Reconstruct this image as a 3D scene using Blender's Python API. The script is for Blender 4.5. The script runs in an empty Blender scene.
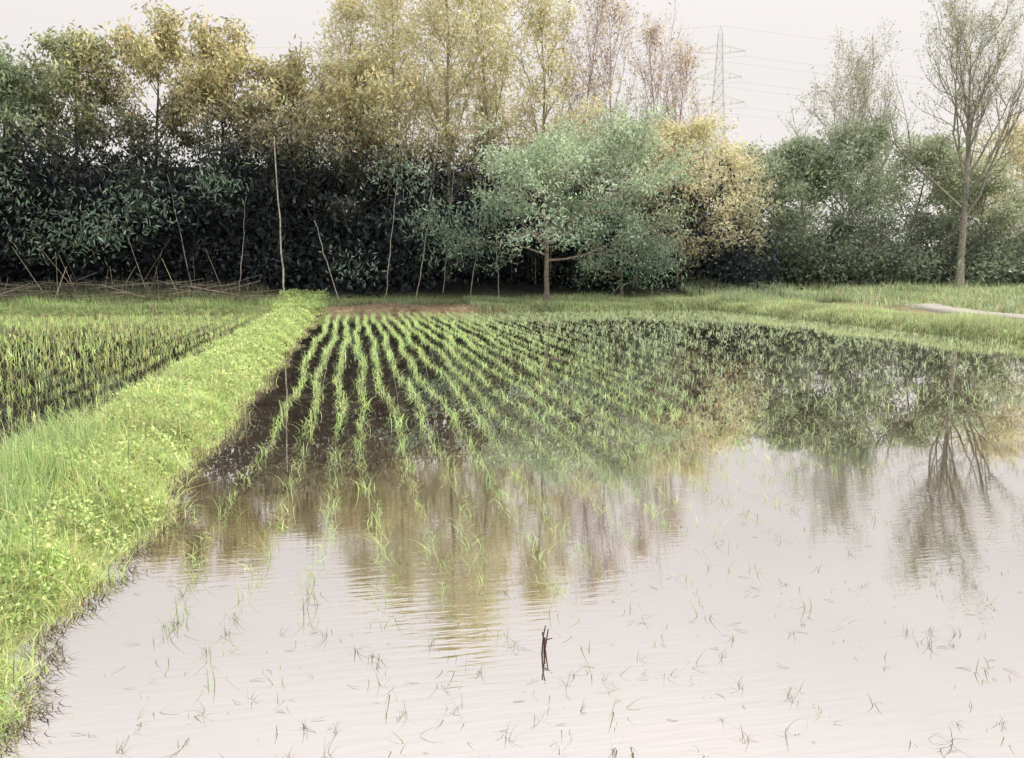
import bpy, math
import numpy as np
from mathutils import Vector
R = np.random.default_rng(11)
scene = bpy.context.scene
UP = np.array([0, 0, 1.0])

def ss(a, b, x):
    t = np.clip((x - a) / (b - a), 0, 1)
    return t * t * (3 - 2 * t)
def nrm(v):
    return v / (np.linalg.norm(v, axis=-1, keepdims=True) + 1e-9)
def seed(k):
    global R
    R = np.random.default_rng(k)

# ------------------------------------------------------------------ materials
def new_mat(name):
    m = bpy.data.materials.new(name); m.use_nodes = True
    nt = m.node_tree; nt.nodes.clear()
    out = nt.nodes.new('ShaderNodeOutputMaterial')
    return m, nt, out
def foliage_mat(name, trans=0.35, gloss=0.04, rough=0.45):
    m, nt, out = new_mat(name)
    N, L = nt.nodes, nt.links
    at = N.new('ShaderNodeAttribute'); at.attribute_name = 'Col'
    d = N.new('ShaderNodeBsdfDiffuse'); t = N.new('ShaderNodeBsdfTranslucent')
    mx = N.new('ShaderNodeMixShader'); mx.inputs[0].default_value = trans
    g = N.new('ShaderNodeBsdfGlossy'); g.inputs['Roughness'].default_value = rough
    m2 = N.new('ShaderNodeMixShader'); m2.inputs[0].default_value = gloss
    L.new(at.outputs['Color'], d.inputs['Color']); L.new(at.outputs['Color'], t.inputs['Color'])
    L.new(d.outputs[0], mx.inputs[1]); L.new(t.outputs[0], mx.inputs[2])
    L.new(mx.outputs[0], m2.inputs[1]); L.new(g.outputs[0], m2.inputs[2])
    L.new(m2.outputs[0], out.inputs[0])
    return m
def rough_mat(name, scale=12, lo=0.6, hi=1.3, bump=0.4):
    m, nt, out = new_mat(name)
    N, L = nt.nodes, nt.links
    at = N.new('ShaderNodeAttribute'); at.attribute_name = 'Col'
    tc = N.new('ShaderNodeTexCoord')
    nz = N.new('ShaderNodeTexNoise'); nz.inputs['Scale'].default_value = scale
    nz.inputs['Detail'].default_value = 6
    mr = N.new('ShaderNodeMapRange'); mr.inputs['From Min'].default_value = .3; mr.inputs['From Max'].default_value = .7
    mr.inputs['To Min'].default_value = lo; mr.inputs['To Max'].default_value = hi
    vm = N.new('ShaderNodeVectorMath'); vm.operation = 'SCALE'
    b = N.new('ShaderNodeBump'); b.inputs['Strength'].default_value = bump; b.inputs['Distance'].default_value = .05
    d = N.new('ShaderNodeBsdfPrincipled'); d.inputs['Roughness'].default_value = .9
    d.inputs['Specular IOR Level'].default_value = .2
    L.new(tc.outputs['Object'], nz.inputs['Vector']); L.new(nz.outputs['Fac'], mr.inputs['Value'])
    L.new(at.outputs['Color'], vm.inputs[0]); L.new(mr.outputs[0], vm.inputs['Scale'])
    L.new(vm.outputs[0], d.inputs['Base Color']); L.new(nz.outputs['Fac'], b.inputs['Height'])
    L.new(b.outputs[0], d.inputs['Normal']); L.new(d.outputs[0], out.inputs[0])
    return m
def water_mat():
    m, nt, out = new_mat('paddy_water_mat')
    N, L = nt.nodes, nt.links
    tc = N.new('ShaderNodeTexCoord')
    mp = N.new('ShaderNodeMapping'); mp.inputs['Scale'].default_value = (4.2, 26, 1)
    mp.inputs['Rotation'].default_value = (0, 0, .19)
    n1 = N.new('ShaderNodeTexNoise'); n1.inputs['Scale'].default_value = 1; n1.inputs['Detail'].default_value = 2
    mp2 = N.new('ShaderNodeMapping'); mp2.inputs['Scale'].default_value = (.6, 1.6, 1)
    n2 = N.new('ShaderNodeTexNoise'); n2.inputs['Scale'].default_value = 1; n2.inputs['Detail'].default_value = 1
    n3 = N.new('ShaderNodeTexNoise'); n3.inputs['Scale'].default_value = .45; n3.inputs['Detail'].default_value = 2
    b1 = N.new('ShaderNodeBump'); b1.inputs['Distance'].default_value = .0015
    b2 = N.new('ShaderNodeBump'); b2.inputs['Strength'].default_value = 1; b2.inputs['Distance'].default_value = .0012
    mr = N.new('ShaderNodeMapRange'); mr.inputs['From Min'].default_value = .42; mr.inputs['From Max'].default_value = .62
    mr.inputs['To Min'].default_value = .3; mr.inputs['To Max'].default_value = 1
    # ripples only on the open water; the planted part further out lies sheltered and still
    sx = N.new('ShaderNodeSeparateXYZ'); my = N.new('ShaderNodeMapRange')
    my.inputs['From Min'].default_value = 3.6; my.inputs['From Max'].default_value = 6.5
    my.inputs['To Min'].default_value = 1; my.inputs['To Max'].default_value = .04
    mu = N.new('ShaderNodeMath'); mu.operation = 'MULTIPLY'
    L.new(tc.outputs['Object'], sx.inputs[0]); L.new(sx.outputs['Y'], my.inputs['Value'])
    L.new(tc.outputs['Object'], mp.inputs[0]); L.new(mp.outputs[0], n1.inputs['Vector'])
    L.new(tc.outputs['Object'], mp2.inputs[0]); L.new(mp2.outputs[0], n2.inputs['Vector'])
    L.new(tc.outputs['Object'], n3.inputs['Vector']); L.new(n3.outputs['Fac'], mr.inputs['Value'])
    L.new(mr.outputs[0], mu.inputs[0]); L.new(my.outputs[0], mu.inputs[1]); L.new(mu.outputs[0], b1.inputs['Strength'])
    L.new(n1.outputs['Fac'], b1.inputs['Height']); L.new(n2.outputs['Fac'], b2.inputs['Height'])
    L.new(b2.outputs[0], b1.inputs['Normal'])
    g = N.new('ShaderNodeBsdfGlossy'); g.inputs['Roughness'].default_value = .004
    g.inputs['Color'].default_value = (.99, .98, .98, 1)
    d = N.new('ShaderNodeBsdfDiffuse')
    n4 = N.new('ShaderNodeTexNoise'); n4.inputs['Scale'].default_value = 1.3; n4.inputs['Detail'].default_value = 6
    cr = N.new('ShaderNodeValToRGB')
    cr.color_ramp.elements[0].position = .35; cr.color_ramp.elements[0].color = (.065, .05, .038, 1)
    cr.color_ramp.elements[1].position = .7; cr.color_ramp.elements[1].color = (.13, .10, .077, 1)
    L.new(tc.outputs['Object'], n4.inputs['Vector']); L.new(n4.outputs['Fac'], cr.inputs[0]); L.new(cr.outputs[0], d.inputs['Color'])
    lw = N.new('ShaderNodeFresnel'); lw.inputs['IOR'].default_value = 1.33
    mf = N.new('ShaderNodeMapRange'); mf.inputs['From Max'].default_value = .6
    mf.inputs['To Min'].default_value = .63; mf.inputs['To Max'].default_value = .9
    L.new(b1.outputs[0], g.inputs['Normal']); L.new(b1.outputs[0], lw.inputs['Normal'])
    L.new(lw.outputs[0], mf.inputs['Value'])
    mx = N.new('ShaderNodeMixShader'); L.new(mf.outputs[0], mx.inputs[0])
    L.new(d.outputs[0], mx.inputs[1]); L.new(g.outputs[0], mx.inputs[2]); L.new(mx.outputs[0], out.inputs[0])
    return m
LEAF = foliage_mat('leaf_mat', .45, .07, .5)
GRASS = foliage_mat('grass_mat', .4, .035)
DARKLEAF = foliage_mat('shade_leaf_mat', .2, .015, .6)
BARK = rough_mat('bark_mat', 9, .6, 1.4)
SOIL = rough_mat('ground_mat', 5, .55, 1.35, .6)
CONC = rough_mat('concrete_mat', 3, .85, 1.1, .15)
METAL = rough_mat('galvanised_steel_mat', 2, .9, 1.1, 0)
WATER = water_mat()

# ------------------------------------------------------------------ mesh accumulator
class Acc:
    def __init__(s): s.V = []; s.C = []; s.F = []; s.MI = []; s.n = 0
    def add(s, verts, faces, cols, mi):
        N, k, _ = verts.shape
        if N == 0: return
        if cols.ndim == 2: cols = np.repeat(cols[:, None, :], k, 1)
        F = (faces[None] + (np.arange(N) * k)[:, None, None] + s.n).reshape(-1, 4)
        s.V.append(verts.reshape(-1, 3)); s.C.append(cols.reshape(-1, 3)); s.F.append(F)
        s.MI.append(np.full(len(F), mi, dtype=np.int32)); s.n += N * k
    def build(s, name, mats, smooth=False):
        V = np.concatenate(s.V); C = np.concatenate(s.C); F = np.concatenate(s.F); MI = np.concatenate(s.MI)
        me = bpy.data.meshes.new(name)
        me.vertices.add(len(V)); me.vertices.foreach_set('co', V.astype(np.float32).ravel())
        me.loops.add(F.size); me.loops.foreach_set('vertex_index', F.astype(np.int32).ravel())
        me.polygons.add(len(F)); me.polygons.foreach_set('loop_start', np.arange(0, F.size, 4, dtype=np.int32))
        try: me.polygons.foreach_set('loop_total', np.full(len(F), 4, dtype=np.int32))
        except Exception: pass
        me.polygons.foreach_set('material_index', MI)
        me.update(calc_edges=True)
        if smooth: me.polygons.foreach_set('use_smooth', np.ones(len(F), dtype=bool))
        ca = me.color_attributes.new('Col', 'FLOAT_COLOR', 'POINT')
        ca.data.foreach_set('color', np.concatenate([np.clip(C, 0, 1), np.ones((len(C), 1))], 1).astype(np.float32).ravel())
        for m in mats: me.materials.append(m)
        ob = bpy.data.objects.new(name, me); scene.collection.objects.link(ob)
        return ob

def frame(d):
    a = np.where(np.abs(d[:, 2:3]) > .9, np.array([[1., 0, 0]]), np.array([[0, 0, 1.]]))
    u = nrm(np.cross(d, a)); v = np.cross(d, u); return u, v
def prisms(A, p0, p1, r0, r1, col, k=5, mi=0):
    p0 = np.asarray(p0, float); p1 = np.asarray(p1, float)
    r0 = np.asarray(r0, float); r1 = np.asarray(r1, float)
    u, v = frame(nrm(p1 - p0))
    an = np.arange(k) * 2 * np.pi / k
    ring = np.cos(an)[None, :, None] * u[:, None] + np.sin(an)[None, :, None] * v[:, None]
    V = np.concatenate([p0[:, None] + ring * r0[:, None, None], p1[:, None] + ring * r1[:, None, None]], 1)
    F = np.array([[i, (i + 1) % k, k + (i + 1) % k, k + i] for i in range(k)])
    col = np.broadcast_to(col, (len(p0), 3)).copy()
    A.add(V, F, col, mi)
def leaves(A, P, L, W, col, droop=.3, mi=1, d=None):
    N = len(P)
    if d is None: d = R.normal(size=(N, 3))
    d = nrm(d + np.array([0, 0, -droop]))
    w = nrm(np.cross(d, R.normal(size=(N, 3))))
    n = np.cross(d, w)
    L = np.broadcast_to(L, N)[:, None] * R.uniform(.6, 1.35, (N, 1)); W = np.broadcast_to(W, N)[:, None] * R.uniform(.7, 1.3, (N, 1))
    V = np.stack([P, P + d * L * .45 + w * W * .5 + n * L * .04, P + d * L - n * L * .12, P + d * L * .45 - w * W * .5 + n * L * .04], 1)
    A.add(V, np.array([[0, 1, 2, 3]]), col, mi)
def blades(A, P, H, Wd, lean, ang, col, nseg=2, mi=0, tipcol=None):
    N = len(P)
    dirh = np.stack([np.cos(ang), np.sin(ang), np.zeros(N)], 1)
    tw = ang + np.pi / 2 + R.uniform(-.7, .7, N)
    side = np.stack([np.cos(tw), np.sin(tw), np.zeros(N)], 1)
    vs = []; cs = []
    for i in range(nseg + 1):
        t = i / nseg
        up = H * (t - .45 * lean * t * t) ; out = H * lean * (t ** 1.6)
        c = P + UP * up[:, None] + dirh * out[:, None]
        w = (Wd * (1 - t) ** .6 * .5 + Wd * .03)[:, None]
        vs += [c - side * w, c + side * w]
        k = col * (.6 + .4 * min(1, t * 2)) if tipcol is None else col * (1 - t) + tipcol * t
        cs += [k, k]
    F = np.array([[2 * i, 2 * i + 1, 2 * i + 3, 2 * i + 2] for i in range(nseg)])
    A.add(np.stack(vs, 1), F, np.stack(cs, 1), mi)
def jit(c, n, v=.25, hue=.08):
    c = np.broadcast_to(np.asarray(c, float), (n, 3))
    return np.clip(c * (1 + R.normal(0, v, (n, 1))).clip(.25, 2.2) * (1 + R.normal(0, hue, (n, 3))), .002, .92)

# ------------------------------------------------------------------ terrain
def wob(y): return .06 * np.sin(2.1 * y) + .045 * np.sin(5.3 * y + 1) + .025 * np.sin(13.7 * y + 2)
def paddy_d(x, y):
    xx = x + wob(y); yy = y + .08 * np.sin(1.3 * x) + .04 * np.sin(4.1 * x)
    a = np.minimum(np.minimum(xx + 1.3, 14.3 - xx), np.minimum(yy - .9, 30.2 - yy))
    b = np.minimum(np.minimum(xx + 32, -2.7 - xx), np.minimum(yy + 12, 30.6 - yy))
    return a, b
def gh(x, y):
    x = np.asarray(x, float); y = np.asarray(y, float)
    a, b = paddy_d(x, y)
    lf = 1 - ss(16, 22, x)
    land = .19 + .04 * np.sin(x * 1.7 + y) * np.sin(y * 1.1) \
        + lf * .9 * ss(32, 38.5, y) + (1 - lf) * .55 * ss(26, 44, y) \
        + lf * 8 * ss(44, 64, y) + (1 - lf) * 3 * ss(52, 90, y)  # dark hill behind the wood, added to block light through sky gaps
    land = land + .35 * np.exp(-((x + 9) / 6) ** 2 - ((y - 34.5) / 1.8) ** 2)
    m = np.maximum(ss(-.42, .16, a), ss(-.35, .2, b))
    return land * (1 - m) - .16 * m
xs = np.unique(np.concatenate([np.linspace(-900, -40, 14), np.arange(-40, -3.2, .8), np.arange(-3.2, -.9, .05), np.arange(-.9, 13.8, .8),
                               np.arange(13.8, 16, .07), np.arange(16, 44, .8), np.linspace(45, 900, 16)]).round(4))
ys = np.unique(np.concatenate([np.linspace(-300, -13, 10), np.arange(-12, .5, .5), np.arange(.5, 12, .1), np.arange(12, 29.6, .25), np.arange(29.6, 31.2, .07),
                               np.arange(31.2, 66, .5), np.linspace(67, 1500, 16)]).round(4))
X, Y = np.meshgrid(xs, ys)
Z = gh(X, Y)
a, b = paddy_d(X, Y); m = np.maximum(a, b)
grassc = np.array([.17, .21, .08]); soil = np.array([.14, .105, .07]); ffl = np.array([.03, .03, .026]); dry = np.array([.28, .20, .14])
C = np.broadcast_to(grassc, X.shape + (3,)).copy()
t = ss(-.14, .0, m)[..., None]; C = C * (1 - t) + soil * t
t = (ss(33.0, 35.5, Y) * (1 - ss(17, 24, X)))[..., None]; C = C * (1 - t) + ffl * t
t = (np.exp(-((X - 2) / 4) ** 4) * ss(30, 30.4, Y) * (1 - ss(32, 33, Y)) * .9)[..., None]; C = C * (1 - t) + dry * t
t = (ss(16.5, 17.5, X) * (1 - ss(20.5, 22, X)) * (1 - ss(28, 31, Y)) * .8)[..., None]; C = C * (1 - t) + dry * .9 * t
G = Acc(); ny, nx = X.shape
G.V = [np.stack([X, Y, Z], -1).reshape(-1, 3)]; G.C = [C.reshape(-1, 3)]
i, j = np.meshgrid(np.arange(nx - 1), np.arange(ny - 1)); q = (j * nx + i).ravel()
G.F = [np.stack([q, q + 1, q + nx + 1, q + nx], 1)]; G.MI = [np.zeros(len(q), np.int32)]
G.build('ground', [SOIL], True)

def sheet(name, x0, x1, y0, y1, z, mat):
    me = bpy.data.meshes.new(name)
    me.from_pydata([(x0, y0, z), (x1, y0, z), (x1, y1, z), (x0, y1, z)], [], [(0, 1, 2, 3)])
    me.materials.append(mat); o = bpy.data.objects.new(name, me); scene.collection.objects.link(o); return o
sheet('paddy_water', -1.6, 14.7, .5, 30.6, 0, WATER)
sheet('paddy_water.001', -32.3, -2.45, -12.3, 31, .002, WATER)

# farm road on the right
def rdx(y): return 18.4 + .15 * np.sin(y * .2) + .03 * np.maximum(y - 18, 0) ** 2
A = Acc()
yy = np.arange(-20, 29, .5); x0 = rdx(yy); x1 = x0 + 1.7
zz = np.maximum(gh(x0, yy), gh(x1, yy)) + .03
V = []
for k in range(len(yy) - 1):
    V.append([[x0[k], yy[k], zz[k]], [x1[k], yy[k], zz[k]], [x1[k + 1], yy[k + 1], zz[k + 1]], [x0[k + 1], yy[k + 1], zz[k + 1]],
              [x0[k], yy[k], zz[k] - .15], [x0[k + 1], yy[k + 1], zz[k + 1] - .15], [x1[k], yy[k], zz[k] - .15], [x1[k + 1], yy[k + 1], zz[k + 1] - .15]])
A.add(np.array(V), np.array([[0, 1, 2, 3], [4, 0, 3, 5], [1, 6, 7, 2]]), np.broadcast_to(np.array([.33, .32, .29]), (len(V), 3)).copy(), 0)
A.build('farm_road', [CONC])
def on_road(x, y): return (x > rdx(y) + .1 + .12 * np.sin(y * 3)) & (x < rdx(y) + 1.6) & (y < 28.6)

# ------------------------------------------------------------------ rice
def rice(A, px, py, h, nb, col, wid, spread=.035, z0=-.02, leanm=.55):
    n = len(px); rep = np.repeat(np.arange(n), nb)
    N = len(rep)
    ang = R.uniform(0, 2 * np.pi, N)
    P = np.stack([px[rep] + R.normal(0, spread, N), py[rep] + R.normal(0, spread, N), np.full(N, z0)], 1)
    H = h[rep] * R.uniform(.55, 1.15, N)
    lean = np.abs(R.normal(leanm, .3, N)).clip(.05, 1.3)
    c = col[rep] * R.uniform(.7, 1.35, (N, 1))
    blades(A, P, H, wid * R.uniform(.7, 1.3, N), lean, ang, c, nseg=3, tipcol=c * np.array([1.25, 1.2, 1.2]))
seed(5)
A = Acc()
rx = []; ry = []
for k in range(51):
    x0 = -.82 + .3 * k
    y = np.arange(2.2, 29.8, .14); y = y + R.normal(0, .035, len(y))
    ph = R.uniform(0, 6)
    x = x0 + .045 * np.sin(y * .55 + ph) + .03 * np.sin(y * 1.4 + ph * 2) + R.normal(0, .018 + .015 * (x0 > 5), len(y))
    rx.append(x); ry.append(y)
rx = np.concatenate(rx); ry = np.concatenate(ry)
yc = 3.4 + np.clip(rx - 1.0, 0, 5) * .62
f = ss(-.8, 1.2, ry - yc)
rightness = ss(2.0, 7, rx)
keep = R.random(len(rx)) < (f * (.97 - .32 * rightness) + (1 - f) * np.where(rx < 1.6, .92, .50) * ss(1.0, 2.8, ry))
keep &= paddy_d(rx, ry)[0] > .3
rx, ry, f, rightness = rx[keep], ry[keep], f[keep], rightness[keep]
h = (.075 + .065 * f) * R.uniform(.55, 1.35, len(rx)) * (1 - .15 * rightness)
nb = np.where(f > .5, R.integers(5, 9, len(rx)), R.integers(2, 6, len(rx)))
nb = np.where(rightness > .5, np.maximum(3, nb - 2), nb)
cl = jit((.38, .52, .21), len(rx), .2, .06)
cl = cl * (1 - rightness[:, None] * .6) + np.array([.44, .55, .38]) * rightness[:, None] * .6
cl = cl * (.5 + .5 * f[:, None])
for lo, hi in ((0, 8), (8, 15), (15, 40)):
    s = (ry >= lo) & (ry < hi)
    rice(A, rx[s], ry[s], h[s], nb[s], cl[s], {0: .0042, 8: .0068, 15: .009}[lo], leanm=.8, spread=.027)
A.build('rice_seedlings', [GRASS])
n = 600
sx = R.uniform(-1.2, 8, n); sy = 2.0 + R.gamma(1.6, 1.3, n)
ok = (paddy_d(sx, sy)[0] > .12); sx, sy = sx[ok], sy[ok]; n = len(sx)
A = Acc()
ang = R.uniform(0, 6.3, n); L = R.uniform(.006, .035, n); pz = np.full(n, .002)
p0 = np.stack([sx, sy, pz], 1); mid = p0 + np.stack([np.cos(ang) * L, np.sin(ang) * L, R.uniform(0, .004, n)], 1)
ang2 = ang + R.normal(0, .6, n); p2 = mid + np.stack([np.cos(ang2) * L, np.sin(ang2) * L, R.uniform(-.002, .004, n)], 1)
cc = jit((.30, .28, .22), n)
prisms(A, p0, mid, np.full(n, .0007), np.full(n, .0009), cc, 4); prisms(A, mid, p2, np.full(n, .0009), np.full(n, .0005), cc, 4)
A.build('floating_straw', [BARK])
A = Acc(); n = 120
sx = R.uniform(-.9, 5, n); sy = 2.1 + R.gamma(1.8, .7, n); k = paddy_d(sx, sy)[0] > .2; sx, sy = sx[k], sy[k]; n = len(sx)
rice(A, sx, sy, R.uniform(.03, .08, n), R.integers(4, 9, n), jit((.20, .22, .16), n), .0024, spread=.008, z0=-.004, leanm=1.1)
A.build('drowned_weeds', [GRASS])

# left paddy
seed(6)
A = Acc()
lx = []; ly = []
for k in range(52):
    x0 = -3.1 - .4 * k
    y = np.arange(3 + .35 * k, 30.3, .19); y = y + R.normal(0, .04, len(y))
    lx.append(x0 + .03 * np.sin(y * .6 + k) + R.normal(0, .02, len(y))); ly.append(y)
lx = np.concatenate(lx); ly = np.concatenate(ly); k = (paddy_d(lx, ly)[1] > .15) & (lx > -.52 * ly - 1.5); lx, ly = lx[k], ly[k]
h = R.uniform(.12, .2, len(lx)); cl = jit((.36, .46, .18), len(lx), .3, .07)
near = ly < 14
rice(A, lx[near], ly[near], h[near], np.full(near.sum(), 8), cl[near], .0055, .028, leanm=.5)
rice(A, lx[~near], ly[~near], h[~near], np.full((~near).sum(), 6), cl[~near], .010, .026, leanm=.5)
A.build('rice_crop', [GRASS])

# ------------------------------------------------------------------ grass
seed(7)
def scatter(n, x0, x1, y0, y1, power=1.0):
    x = R.uniform(x0, x1, n); y = y0 + (y1 - y0) * R.random(n) ** power
    return x, y
def clumpn(x, y, s=1.0):
    return (np.sin(x * 3.1 * s + 1.3 * np.sin(y * 2.3 * s)) + np.sin(y * 4.7 * s + 2 * np.sin(x * 1.9 * s)) + np.sin((x + y) * 7.3 * s)) / 3
A = Acc()
n = 195000
x, y = scatter(n, -3.0, -1.0, 1.2, 35, 2.1)
a, b = paddy_d(x, y); k = (a < .0 + .12 * R.random(n) * (1 + clumpn(x, y, .9))) & (b < .06); x, y = x[k], y[k]; n = len(x)
P = np.stack([x, y, np.maximum(gh(x, y), -.02) - .01], 1)
sc = 1 + y / 11
cn = clumpn(x, y) + .6 * clumpn(x + 9, y + 3, .37)
c = jit((.46, .58, .23), n, .22, .07) * (1 + .26 * cn)[:, None]
yel = R.random(n) < .25; c[yel] = jit((.70, .68, .36), yel.sum(), .15)
brn = (a[k] > -.04) & (R.random(n) < .35); c[brn] = jit((.20, .15, .10), brn.sum(), .3)
H = (.045 + .05 * R.random(n)) * (1 + .6 * clumpn(x + 5, y, .8)) * (1 + .1 * sc)
tall = (R.random(n) < .06 * (1 + 3 * (x < -2.1))) & (y < 12); H[tall] *= R.uniform(1.6, 2.8, tall.sum())
blades(A, P, H, (.005 * sc) * R.uniform(.6, 1.4, n), np.abs(R.normal(.8, .35, n)).clip(.05, 1.4), R.uniform(0, 6.3, n), c, 2)
n = 90000
x, y = scatter(n, -3.0, -1.12, 1.2, 35, 2.0)
a, b = paddy_d(x, y); k = (a < .0) & (b < .0) & (clumpn(x, y, 1.6) > -.3); x, y = x[k], y[k]; n = len(x)
P = np.stack([x, y, gh(x, y) + R.uniform(.01, .08, n) * (1 + .5 * clumpn(x, y, .7))], 1)
c = jit((.54, .66, .29), n, .22, .07) * (1 + .25 * clumpn(x, y, 1.3))[:, None]
leaves(A, P, .018 * (1 + y / 7), .011 * (1 + y / 7), c, -.15, 0)
n = 5000
y = 1.2 + 33 * R.random(n) ** 1.8; x = -1.25 - wob(y) + R.normal(.0, .04, n)
P = np.stack([x, y, np.maximum(gh(x, y), -.02) + .01], 1)
blades(A, P, R.uniform(.03, .08, n), .004 * (1 + y / 10), R.uniform(.7, 1.4, n), R.normal(0, .8, n), jit((.14, .11, .08), n, .4), 2)
A.build('levee_grass', [GRASS])

A = Acc(); n = 6500
t = R.random(n); cx = R.normal(0, .18, n)
y = 2.5 + 5.0 * t ** 1.3; x = -1.7 - .30 * (y - 2.5) * R.uniform(.3, 1, n) + cx * .8
k = (x < -1.36) & (x > -2.75); x, y = x[k], y[k]; n = len(x)
P = np.stack([x, y, gh(x, y)], 1)
blades(A, P, R.uniform(.10, .36, n), np.full(n, .0055), np.abs(R.normal(.35, .22, n)), R.uniform(0, 6.3, n), jit((.44, .58, .26), n, .28), 3)
A.build('tall_grass', [GRASS])

def bank(n, x0, x1, y0, y1, H, W, col, margin=.0, patch=0):
    x, y = scatter(n, x0, x1, y0, y1)
    a, b = paddy_d(x, y); k = (np.maximum(a, b) < margin) & ~on_road(x, y)
    if patch: k &= (clumpn(x, y, .35) + R.normal(0, .3, n)) > -patch
    x, y = x[k], y[k]; n = len(x)
    P = np.stack([x, y, gh(x, y) - .02], 1)
    cn = clumpn(x, y, .5) + clumpn(x + 3, y * 1.4, .21)
    c = jit(col, n, .25, .1) * (1 + .28 * cn)[:, None]
    dd = R.random(n) < .12; c[dd] = jit((.5, .42, .28), dd.sum(), .2)
    blades(A, P, H * R.uniform(.4, 1.5, n) * (1 + .7 * clumpn(x, y, .3)), np.full(n, W), np.abs(R.normal(.5, .3, n)), R.uniform(0, 6.3, n), c, 2)
A = Acc()
bank(20000, -26, -1, 30.4, 33.2, .2, .022, (.34, .46, .20))
bank(6000, -1.3, 5, 30.2, 32.0, .10, .018, (.44, .34, .26))
bank(9000, -1.3, 7, 31.4, 33.3, .22, .022, (.24, .32, .16))
bank(26000, 4.5, 18, 30.1, 33.5, .24, .022, (.40, .50, .27), .0)
A.build('bank_grass', [GRASS])
A = Acc()
bank(46000, 14.1, 16.9, 8, 33, .20, .018, (.50, .60, .31), -.05)
bank(16000, 16.9, 18.7, 8, 33, .12, .018, (.44, .48, .28), .1, .25)
bank(54000, 19.6, 46, 16, 46, .32, .034, (.44, .54, .31), 0, .25)
bank(9000, 15, 20.4, 30, 42, .38, .03, (.34, .44, .26))
A.build('meadow_grass', [GRASS])

# ------------------------------------------------------------------ trees
def grow(base, h, r, crown0, reach, levels, kids, up=.25, wig=.12, lean=(0, 0), prof=None, trunk_seg=9, leader=1.0, twig=.5):
    segs = []; tips = []
    tp = [np.array(base, float)]; d = nrm(np.array([lean[0], lean[1], 1.0]))
    for i in range(trunk_seg):
        d = nrm(d + R.normal(0, wig * twig, 3) + UP * .12); tp.append(tp[-1] + d * h * leader / trunk_seg)
    rr = [r * (1 - .88 * i / trunk_seg) for i in range(trunk_seg + 1)]; rr[0] *= 1.35
    for i in range(trunk_seg): segs.append((tp[i], tp[i + 1], rr[i], rr[i + 1]))
    stack = []
    for k in range(kids[0]):
        t = crown0 + (1 - crown0) * (k + R.random()) / kids[0]
        f = t * trunk_seg; i = min(int(f), trunk_seg - 1); p = tp[i] + (tp[i + 1] - tp[i]) * (f - i)
        u = (t - crown0) / (1 - crown0)
        ln = reach * (prof(u) if prof else (math.sin(math.pi * (.18 + .75 * u)) + .1)) * R.uniform(.7, 1.2)
        an = k * 2.4 + R.uniform(-.5, .5)
        dd = nrm(np.array([math.cos(an), math.sin(an), up * 2 + .9 * u]))
        stack.append((p, dd, ln, max(.012, rr[i] * .5), 1))
    while stack:
        p, d, ln, rad, lv = stack.pop()
        ns = 4 if lv < levels else 2
        pts = [p]
        for i in range(ns):
            d = nrm(d + R.normal(0, wig, 3) + UP * up * .25); q = pts[-1] + d * ln / ns
            segs.append((pts[-1], q, rad * (1 - .7 * i / ns), rad * (1 - .7 * (i + 1) / ns))); pts.append(q)
        if lv < levels:
            for k in range(kids[lv]):
                f = (.25 + .75 * (k + R.random()) / kids[lv]) * ns; i = min(int(f), ns - 1)
                q = pts[i] + (pts[i + 1] - pts[i]) * (f - i)
                nd = nrm(d + R.normal(0, .55, 3) + UP * up * .3)
                stack.append((q, nd, ln * R.uniform(.32, .6), max(.006, rad * .45), lv + 1))
        if lv >= levels - 1:
            for q in pts[1:]: tips.append(np.append(q, lv))
    return segs, np.array(tips)
tree_no = 0
def put_tree(name, base, h, r, crown0, reach, levels, kids, barkc, lows, tops, nl, L, W, spread, droop=.3, up=.25, wig=.12, lean=(0, 0), prof=None, bright=.3, tr=(.45, .95), twig=.5):
    global tree_no
    tree_no += 1; seed(100 + tree_no)
    base = (base[0], base[1], float(gh(base[0], base[1])) - .1)
    segs, tips = grow(base, h, r, crown0, reach, levels, kids, up, wig, lean, prof, twig=twig)
    A = Acc()
    p0 = np.array([s[0] for s in segs]); p1 = np.array([s[1] for s in segs]); r0 = np.array([s[2] for s in segs]); r1 = np.array([s[3] for s in segs])
    prisms(A, p0, p1, r0, r1, jit(barkc, len(segs), .12, .03), 5, 0)
    if nl > 0:
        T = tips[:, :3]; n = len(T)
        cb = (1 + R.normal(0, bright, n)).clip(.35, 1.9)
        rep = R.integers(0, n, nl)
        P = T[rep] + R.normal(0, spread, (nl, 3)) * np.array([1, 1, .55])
        u = ss(base[2] + h * tr[0], base[2] + h * tr[1], P[:, 2] + R.normal(0, .5, nl))[:, None]  # leaf colour graded by height: shade painted low, sunlit paleness painted high
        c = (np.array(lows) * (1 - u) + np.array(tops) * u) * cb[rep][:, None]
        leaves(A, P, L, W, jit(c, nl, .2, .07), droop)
    return A.build(name, [BARK, LEAF])

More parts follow.
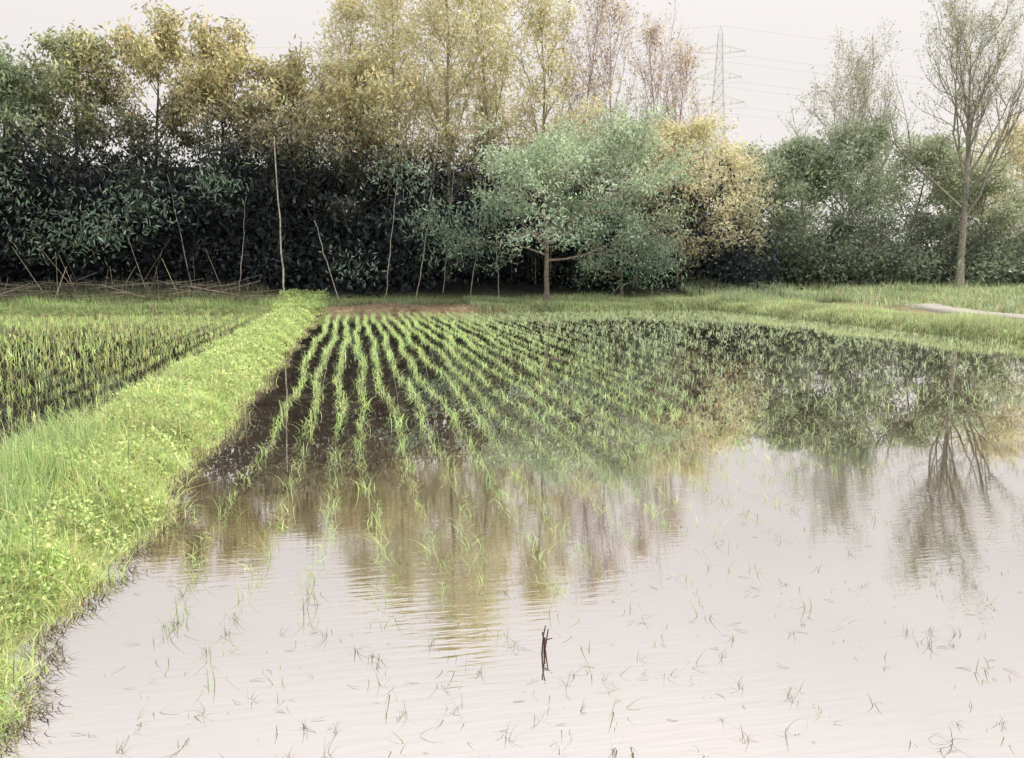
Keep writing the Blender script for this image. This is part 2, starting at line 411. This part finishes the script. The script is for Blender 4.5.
dk = (.035, .052, .042)  # lower-leaf colour, darkened to carry the wood's shade
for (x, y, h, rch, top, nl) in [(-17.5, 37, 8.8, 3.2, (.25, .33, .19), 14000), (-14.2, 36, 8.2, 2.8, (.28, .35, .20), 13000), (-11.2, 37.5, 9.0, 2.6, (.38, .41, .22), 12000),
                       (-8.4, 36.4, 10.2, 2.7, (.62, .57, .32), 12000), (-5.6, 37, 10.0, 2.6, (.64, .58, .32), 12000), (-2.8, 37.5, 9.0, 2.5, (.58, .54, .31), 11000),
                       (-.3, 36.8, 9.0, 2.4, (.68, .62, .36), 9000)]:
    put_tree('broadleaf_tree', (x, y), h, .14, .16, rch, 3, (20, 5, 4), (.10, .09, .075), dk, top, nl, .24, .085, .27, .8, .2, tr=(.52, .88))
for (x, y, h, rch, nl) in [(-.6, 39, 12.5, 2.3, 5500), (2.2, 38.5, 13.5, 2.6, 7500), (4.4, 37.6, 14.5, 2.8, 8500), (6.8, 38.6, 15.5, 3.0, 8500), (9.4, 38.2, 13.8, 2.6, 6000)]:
    put_tree('golden_tree', (x, y), h, .13, .22, rch, 3, (20, 5, 4), (.34, .3, .23), (.08, .10, .06), (.92, .84, .54), nl, .24, .07, .3, .5, .6, tr=(.28, .56), bright=.18)  # yellow foliage, with warm light and haze painted into the pale tops
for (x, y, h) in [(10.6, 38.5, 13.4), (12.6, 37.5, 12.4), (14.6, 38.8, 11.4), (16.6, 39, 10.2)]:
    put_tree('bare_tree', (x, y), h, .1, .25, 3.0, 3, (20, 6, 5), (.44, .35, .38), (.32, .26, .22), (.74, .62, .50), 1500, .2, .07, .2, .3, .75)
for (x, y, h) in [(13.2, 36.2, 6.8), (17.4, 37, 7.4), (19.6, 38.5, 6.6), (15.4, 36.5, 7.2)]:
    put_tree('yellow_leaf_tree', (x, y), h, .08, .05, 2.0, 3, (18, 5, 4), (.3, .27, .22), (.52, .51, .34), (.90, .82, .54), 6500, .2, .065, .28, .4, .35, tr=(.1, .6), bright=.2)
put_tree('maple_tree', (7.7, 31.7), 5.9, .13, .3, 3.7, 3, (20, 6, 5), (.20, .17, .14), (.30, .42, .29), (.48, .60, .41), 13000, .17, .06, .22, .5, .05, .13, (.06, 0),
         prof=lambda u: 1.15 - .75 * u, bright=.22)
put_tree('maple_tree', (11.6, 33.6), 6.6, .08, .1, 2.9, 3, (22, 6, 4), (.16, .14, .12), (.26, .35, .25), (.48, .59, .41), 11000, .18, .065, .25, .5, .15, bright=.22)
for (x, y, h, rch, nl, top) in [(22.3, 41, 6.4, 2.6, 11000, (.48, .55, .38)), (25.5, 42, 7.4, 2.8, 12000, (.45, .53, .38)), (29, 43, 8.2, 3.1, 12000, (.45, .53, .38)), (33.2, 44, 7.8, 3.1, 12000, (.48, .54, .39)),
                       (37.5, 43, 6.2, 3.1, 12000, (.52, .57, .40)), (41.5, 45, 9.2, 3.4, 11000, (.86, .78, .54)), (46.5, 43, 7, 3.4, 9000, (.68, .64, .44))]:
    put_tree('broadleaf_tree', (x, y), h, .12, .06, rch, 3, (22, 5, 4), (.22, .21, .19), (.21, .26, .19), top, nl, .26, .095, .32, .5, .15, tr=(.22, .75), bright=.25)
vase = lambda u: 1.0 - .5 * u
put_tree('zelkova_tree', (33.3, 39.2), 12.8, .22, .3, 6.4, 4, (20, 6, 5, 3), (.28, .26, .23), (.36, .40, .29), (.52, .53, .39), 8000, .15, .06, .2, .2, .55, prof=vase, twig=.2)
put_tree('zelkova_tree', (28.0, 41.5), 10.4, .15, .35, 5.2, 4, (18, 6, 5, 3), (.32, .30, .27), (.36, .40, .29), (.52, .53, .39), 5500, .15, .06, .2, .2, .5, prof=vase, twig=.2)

# bamboo grove
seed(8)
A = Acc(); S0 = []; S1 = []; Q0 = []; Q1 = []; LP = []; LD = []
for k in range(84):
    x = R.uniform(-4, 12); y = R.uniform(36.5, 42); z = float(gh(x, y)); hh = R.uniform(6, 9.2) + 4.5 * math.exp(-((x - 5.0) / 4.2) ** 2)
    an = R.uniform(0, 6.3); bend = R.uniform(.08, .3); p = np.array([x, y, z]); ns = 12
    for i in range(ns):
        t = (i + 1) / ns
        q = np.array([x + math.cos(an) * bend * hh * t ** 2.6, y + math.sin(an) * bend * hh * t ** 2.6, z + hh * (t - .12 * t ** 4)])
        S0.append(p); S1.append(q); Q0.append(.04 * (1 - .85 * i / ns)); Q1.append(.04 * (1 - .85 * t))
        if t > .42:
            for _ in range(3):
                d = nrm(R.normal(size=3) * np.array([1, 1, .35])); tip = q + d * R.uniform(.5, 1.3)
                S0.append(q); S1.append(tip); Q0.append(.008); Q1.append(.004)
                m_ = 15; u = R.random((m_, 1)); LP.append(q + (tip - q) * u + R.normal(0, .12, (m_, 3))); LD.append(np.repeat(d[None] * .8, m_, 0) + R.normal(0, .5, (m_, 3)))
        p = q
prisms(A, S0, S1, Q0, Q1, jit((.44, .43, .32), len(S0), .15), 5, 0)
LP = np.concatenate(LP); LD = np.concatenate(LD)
u = ss(5.0, 8.4, LP[:, 2] + R.normal(0, .8, len(LP)))[:, None]  # height blend paints shade into low bamboo leaves, warm light into high ones
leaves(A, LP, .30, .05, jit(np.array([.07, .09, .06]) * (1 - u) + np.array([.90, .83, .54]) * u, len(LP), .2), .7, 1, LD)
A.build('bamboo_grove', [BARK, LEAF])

# understory mass, the wood's shade painted into its dark leaf colour
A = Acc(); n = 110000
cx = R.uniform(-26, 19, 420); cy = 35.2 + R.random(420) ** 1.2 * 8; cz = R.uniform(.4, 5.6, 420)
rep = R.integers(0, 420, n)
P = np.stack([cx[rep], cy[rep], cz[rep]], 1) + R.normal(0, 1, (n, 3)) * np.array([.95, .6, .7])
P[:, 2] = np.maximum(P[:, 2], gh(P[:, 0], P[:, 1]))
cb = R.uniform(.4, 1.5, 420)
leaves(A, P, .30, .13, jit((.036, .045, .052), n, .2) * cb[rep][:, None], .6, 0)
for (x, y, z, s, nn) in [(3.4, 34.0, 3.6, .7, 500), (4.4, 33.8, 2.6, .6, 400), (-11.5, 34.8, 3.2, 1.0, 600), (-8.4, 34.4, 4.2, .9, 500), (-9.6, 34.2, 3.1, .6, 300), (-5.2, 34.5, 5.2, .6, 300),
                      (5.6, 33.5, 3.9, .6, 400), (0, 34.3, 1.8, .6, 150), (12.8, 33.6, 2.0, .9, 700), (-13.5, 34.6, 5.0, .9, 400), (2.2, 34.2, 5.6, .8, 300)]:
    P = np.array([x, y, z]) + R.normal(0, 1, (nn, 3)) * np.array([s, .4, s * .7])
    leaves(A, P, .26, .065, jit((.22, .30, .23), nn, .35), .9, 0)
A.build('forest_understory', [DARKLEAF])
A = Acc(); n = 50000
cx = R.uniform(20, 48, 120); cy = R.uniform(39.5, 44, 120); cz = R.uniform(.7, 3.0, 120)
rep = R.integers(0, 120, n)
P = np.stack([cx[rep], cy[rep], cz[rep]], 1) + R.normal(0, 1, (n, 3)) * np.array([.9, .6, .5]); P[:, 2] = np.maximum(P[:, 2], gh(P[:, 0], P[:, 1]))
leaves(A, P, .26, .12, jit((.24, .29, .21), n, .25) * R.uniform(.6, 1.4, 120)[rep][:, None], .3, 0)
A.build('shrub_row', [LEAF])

# ------------------------------------------------------------------ poles, sticks, brush
def pole(name, p0, p1, r, col):
    A = Acc(); p0 = np.array(p0, float); p1 = np.array(p1, float); n = 10
    pts = [p0 + (p1 - p0) * i / n + (R.normal(0, .02, 3) if 0 < i < n else 0) for i in range(n + 1)]
    prisms(A, pts[:-1], pts[1:], [r * (1 - .4 * i / n) for i in range(n)], [r * (1 - .4 * (i + 1) / n) for i in range(n)], jit(col, n, .08), 8)
    prisms(A, [q - (p1 - p0) * .002 for q in pts[1:-1]], [q + (p1 - p0) * .002 for q in pts[1:-1]], [r * 1.15] * (n - 1), [r * 1.15] * (n - 1), jit(np.array(col) * .8, n - 1, .08), 8)
    A.build(name, [BARK])
pole('bamboo_pole', (-2.75, 34, .3), (-2.95, 34.1, 6.9), .034, (.42, .40, .36))
pole('bamboo_pole', (-.6, 33.8, .3), (-1.5, 34, 3.6), .022, (.36, .34, .3))
pole('bamboo_pole', (2.6, 34, .4), (3.4, 34.1, 4.8), .02, (.36, .34, .3))
pole('bamboo_pole', (4.9, 34, .4), (5.7, 34.1, 6.0), .02, (.38, .36, .31))
pole('bamboo_pole', (1.3, 34, .4), (1.9, 34.2, 5.2), .02, (.34, .33, .28))
pole('bamboo_pole', (6.2, 34.2, .4), (6.0, 34.3, 5.4), .02, (.36, .34, .29))
pole('bamboo_pole', (-4.6, 34.6, .6), (-4.2, 34.8, 4.6), .018, (.3, .29, .25))
pole('bamboo_pole', (-6.4, 34.6, .6), (-7.2, 34.8, 5.4), .018, (.3, .29, .25))
pole('bamboo_pole', (3.8, 34.6, .6), (4.4, 34.8, 6.4), .018, (.32, .3, .26))
A = Acc(); n = 120
x = R.uniform(-17, -4.0, n); y = R.uniform(32.8, 35.2, n); p0 = np.stack([x, y, gh(x, y) + R.uniform(.0, .22, n)], 1)
an = R.normal(0, .5, n) + np.pi * (R.random(n) < .5); L = R.uniform(.6, 2.6, n)
d = np.stack([np.cos(an), np.sin(an) * .5, np.abs(R.normal(.0, .14, n))], 1)
prisms(A, p0, p0 + d * L[:, None], R.uniform(.012, .028, n), R.uniform(.006, .015, n), jit((.26, .22, .175), n, .35), 6)
n = 34; x = R.uniform(-17, -5, n); y = R.uniform(33.5, 35.4, n); p0 = np.stack([x, y, gh(x, y)], 1)
d = np.stack([R.normal(0, .35, n), R.normal(0, .2, n), np.ones(n)], 1)
prisms(A, p0, p0 + d * R.uniform(.4, 2.1, n)[:, None], np.full(n, .014), np.full(n, .007), jit((.34, .29, .23), n, .3), 6)
n = 4500; x = R.uniform(-18, -3.5, n); y = R.uniform(32.8, 35.6, n); P = np.stack([x, y, gh(x, y)], 1)
blades(A, P, R.uniform(.1, .55, n), np.full(n, .02), np.abs(R.normal(.6, .3, n)), R.uniform(0, 6.3, n), jit((.17, .18, .12), n, .4), 2)
A.build('brushwood_pile', [BARK])

A = Acc()
st = [((.735, 3.08, -.05), (.742, 3.07, .085), .0042), ((.742, 3.07, .085), (.752, 3.075, .125), .003), ((.765, 3.1, -.05), (.735, 3.06, .105), .0035),
      ((.755, 3.12, -.05), (.772, 3.11, .09), .0035), ((.742, 3.07, .06), (.778, 3.06, .075), .0025), ((.75, 3.09, -.05), (.755, 3.1, .06), .005)]
prisms(A, [s[0] for s in st], [s[1] for s in st], [s[2] for s in st], [s[2] * .75 for s in st], jit((.10, .055, .045), len(st), .2), 8)
A.build('broken_stake', [BARK])

# ------------------------------------------------------------------ transmission tower and lines
def tower(cx, cy, H, name):
    A = Acc(); a = []; b = []; z0 = float(gh(cx, cy)) - .2
    hw = lambda z: (3.8 * (1 - z / H) ** 1.3 + .55) 
    lv = np.concatenate([np.linspace(0, H * .6, 8), np.linspace(H * .6, H, 9)[1:]])
    c4 = [(-1, -1), (1, -1), (1, 1), (-1, 1)]
    for i in range(len(lv) - 1):
        w0, w1 = hw(lv[i]), hw(lv[i + 1])
        P = [np.array([s * w0, t * w0, lv[i]]) for s, t in c4]; Q = [np.array([s * w1, t * w1, lv[i + 1]]) for s, t in c4]
        for k in range(4):
            a += [P[k], P[k], P[(k + 1) % 4], Q[k]]; b += [Q[k], Q[(k + 1) % 4], Q[k], Q[(k + 1) % 4]]
    att = []
    for zf, arm in ((.70, 6.4), (.81, 5.4), (.92, 6.0)):
        z = H * zf; w = hw(z)
        for s in (-1, 1):
            tip = np.array([0, s * arm, z + .4]); att.append(tip + [0, 0, -1.2])
            for t in (-1, 1):
                a += [np.array([t * w, s * w, z]), np.array([t * w, s * w, z + 1.9])]; b += [tip, tip]
            for f in (.35, .65):
                a += [np.array([w * (1 - f), s * (w + (arm - w) * f), z + .1]), np.array([-w * (1 - f), s * (w + (arm - w) * f), z + .1])]
                b += [np.array([0, s * (w + (arm - w) * f), z + 1.9 * (1 - f)])] * 2
            a.append(tip); b.append(tip + [0, 0, -1.2])
    top = np.array([0, 0, H + 2.0])
    for s, t in c4: a.append(np.array([s * .55, t * .55, H])); b.append(top)
    att.append(top)
    th = 1.25; rot = np.array([[math.cos(th), -math.sin(th), 0], [math.sin(th), math.cos(th), 0], [0, 0, 1]])
    a = np.array(a) @ rot.T + [cx, cy, z0]; b = np.array(b) @ rot.T + [cx, cy, z0]
    prisms(A, a, b, np.full(len(a), .045), np.full(len(a), .045), np.array((.66, .65, .65)), 4)
    A.build(name, [METAL])
    return np.array(att) @ rot.T + [cx, cy, z0]
t1 = tower(88, 187, 54, 'transmission_tower'); t2 = tower(-230, 232, 53, 'transmission_tower')
A = Acc()
for p, q in list(zip(t1, t2)) + [(p, p + np.array([330, -40, 0])) for p in t1]:
    n = 40; t = np.linspace(0, 1, n + 1)[:, None]; pts = p + (q - p) * t - UP * (4 * 9 * t * (1 - t))
    prisms(A, pts[:-1], pts[1:], np.full(n, .014), np.full(n, .014), np.array((.3, .3, .32)), 4)
A.build('power_lines', [METAL])

# ------------------------------------------------------------------ light
sd = nrm(np.array([.9, .12, .0])); el = math.radians(40)
sun_dir = Vector((sd[0] * math.cos(el), sd[1] * math.cos(el), math.sin(el)))
w = bpy.data.worlds.new('World'); scene.world = w; w.use_nodes = True
nt = w.node_tree; bg = nt.nodes['Background']
sky = nt.nodes.new('ShaderNodeTexSky'); sky.sky_type = 'NISHITA'; sky.sun_disc = False
sky.sun_elevation = el; sky.sun_rotation = math.atan2(sd[0], sd[1]); sky.dust_density = 4; sky.air_density = 1
mx = nt.nodes.new('ShaderNodeMix'); mx.data_type = 'RGBA'; mx.inputs['Factor'].default_value = .88
for s in mx.inputs:
    if s.type == 'RGBA' and s.name == 'A': nt.links.new(sky.outputs[0], s)
    if s.type == 'RGBA' and s.name == 'B': s.default_value = (9.75, 9.2, 8.85, 1)
o = [s for s in mx.outputs if s.type == 'RGBA'][0]
# hazy overcast: the veil is brighter overhead than at the horizon
tc = nt.nodes.new('ShaderNodeTexCoord'); sp = nt.nodes.new('ShaderNodeSeparateXYZ')
mr = nt.nodes.new('ShaderNodeMapRange'); mr.interpolation_type = 'SMOOTHSTEP'
mr.inputs['From Min'].default_value = .2; mr.inputs['From Max'].default_value = 1; mr.inputs['To Min'].default_value = 1; mr.inputs['To Max'].default_value = 2.3
vm = nt.nodes.new('ShaderNodeVectorMath'); vm.operation = 'SCALE'
nt.links.new(tc.outputs['Generated'], sp.inputs[0]); nt.links.new(sp.outputs['Z'], mr.inputs['Value'])
nt.links.new(o, vm.inputs[0]); nt.links.new(mr.outputs[0], vm.inputs['Scale'])
nt.links.new(vm.outputs[0], bg.inputs['Color']); bg.inputs['Strength'].default_value = .1
ld = bpy.data.lights.new('sun', 'SUN'); ld.energy = 3.8; ld.angle = math.radians(2); ld.color = (1, .91, .74)
lo = bpy.data.objects.new('sun', ld); lo.rotation_euler = (-sun_dir).to_track_quat('-Z', 'Y').to_euler(); scene.collection.objects.link(lo)

cam = bpy.data.cameras.new('camera'); cam.lens = 28; cam.sensor_width = 36; cam.clip_end = 5000; cam.clip_start = .05
co = bpy.data.objects.new('camera', cam); co.location = (0, 0, 1.6)
co.rotation_euler = (math.radians(90 - 7.8), 0, math.radians(-11.2)); scene.collection.objects.link(co); scene.camera = co
scene.view_settings.view_transform = 'Standard'; scene.view_settings.look = 'None'; scene.view_settings.exposure = 0
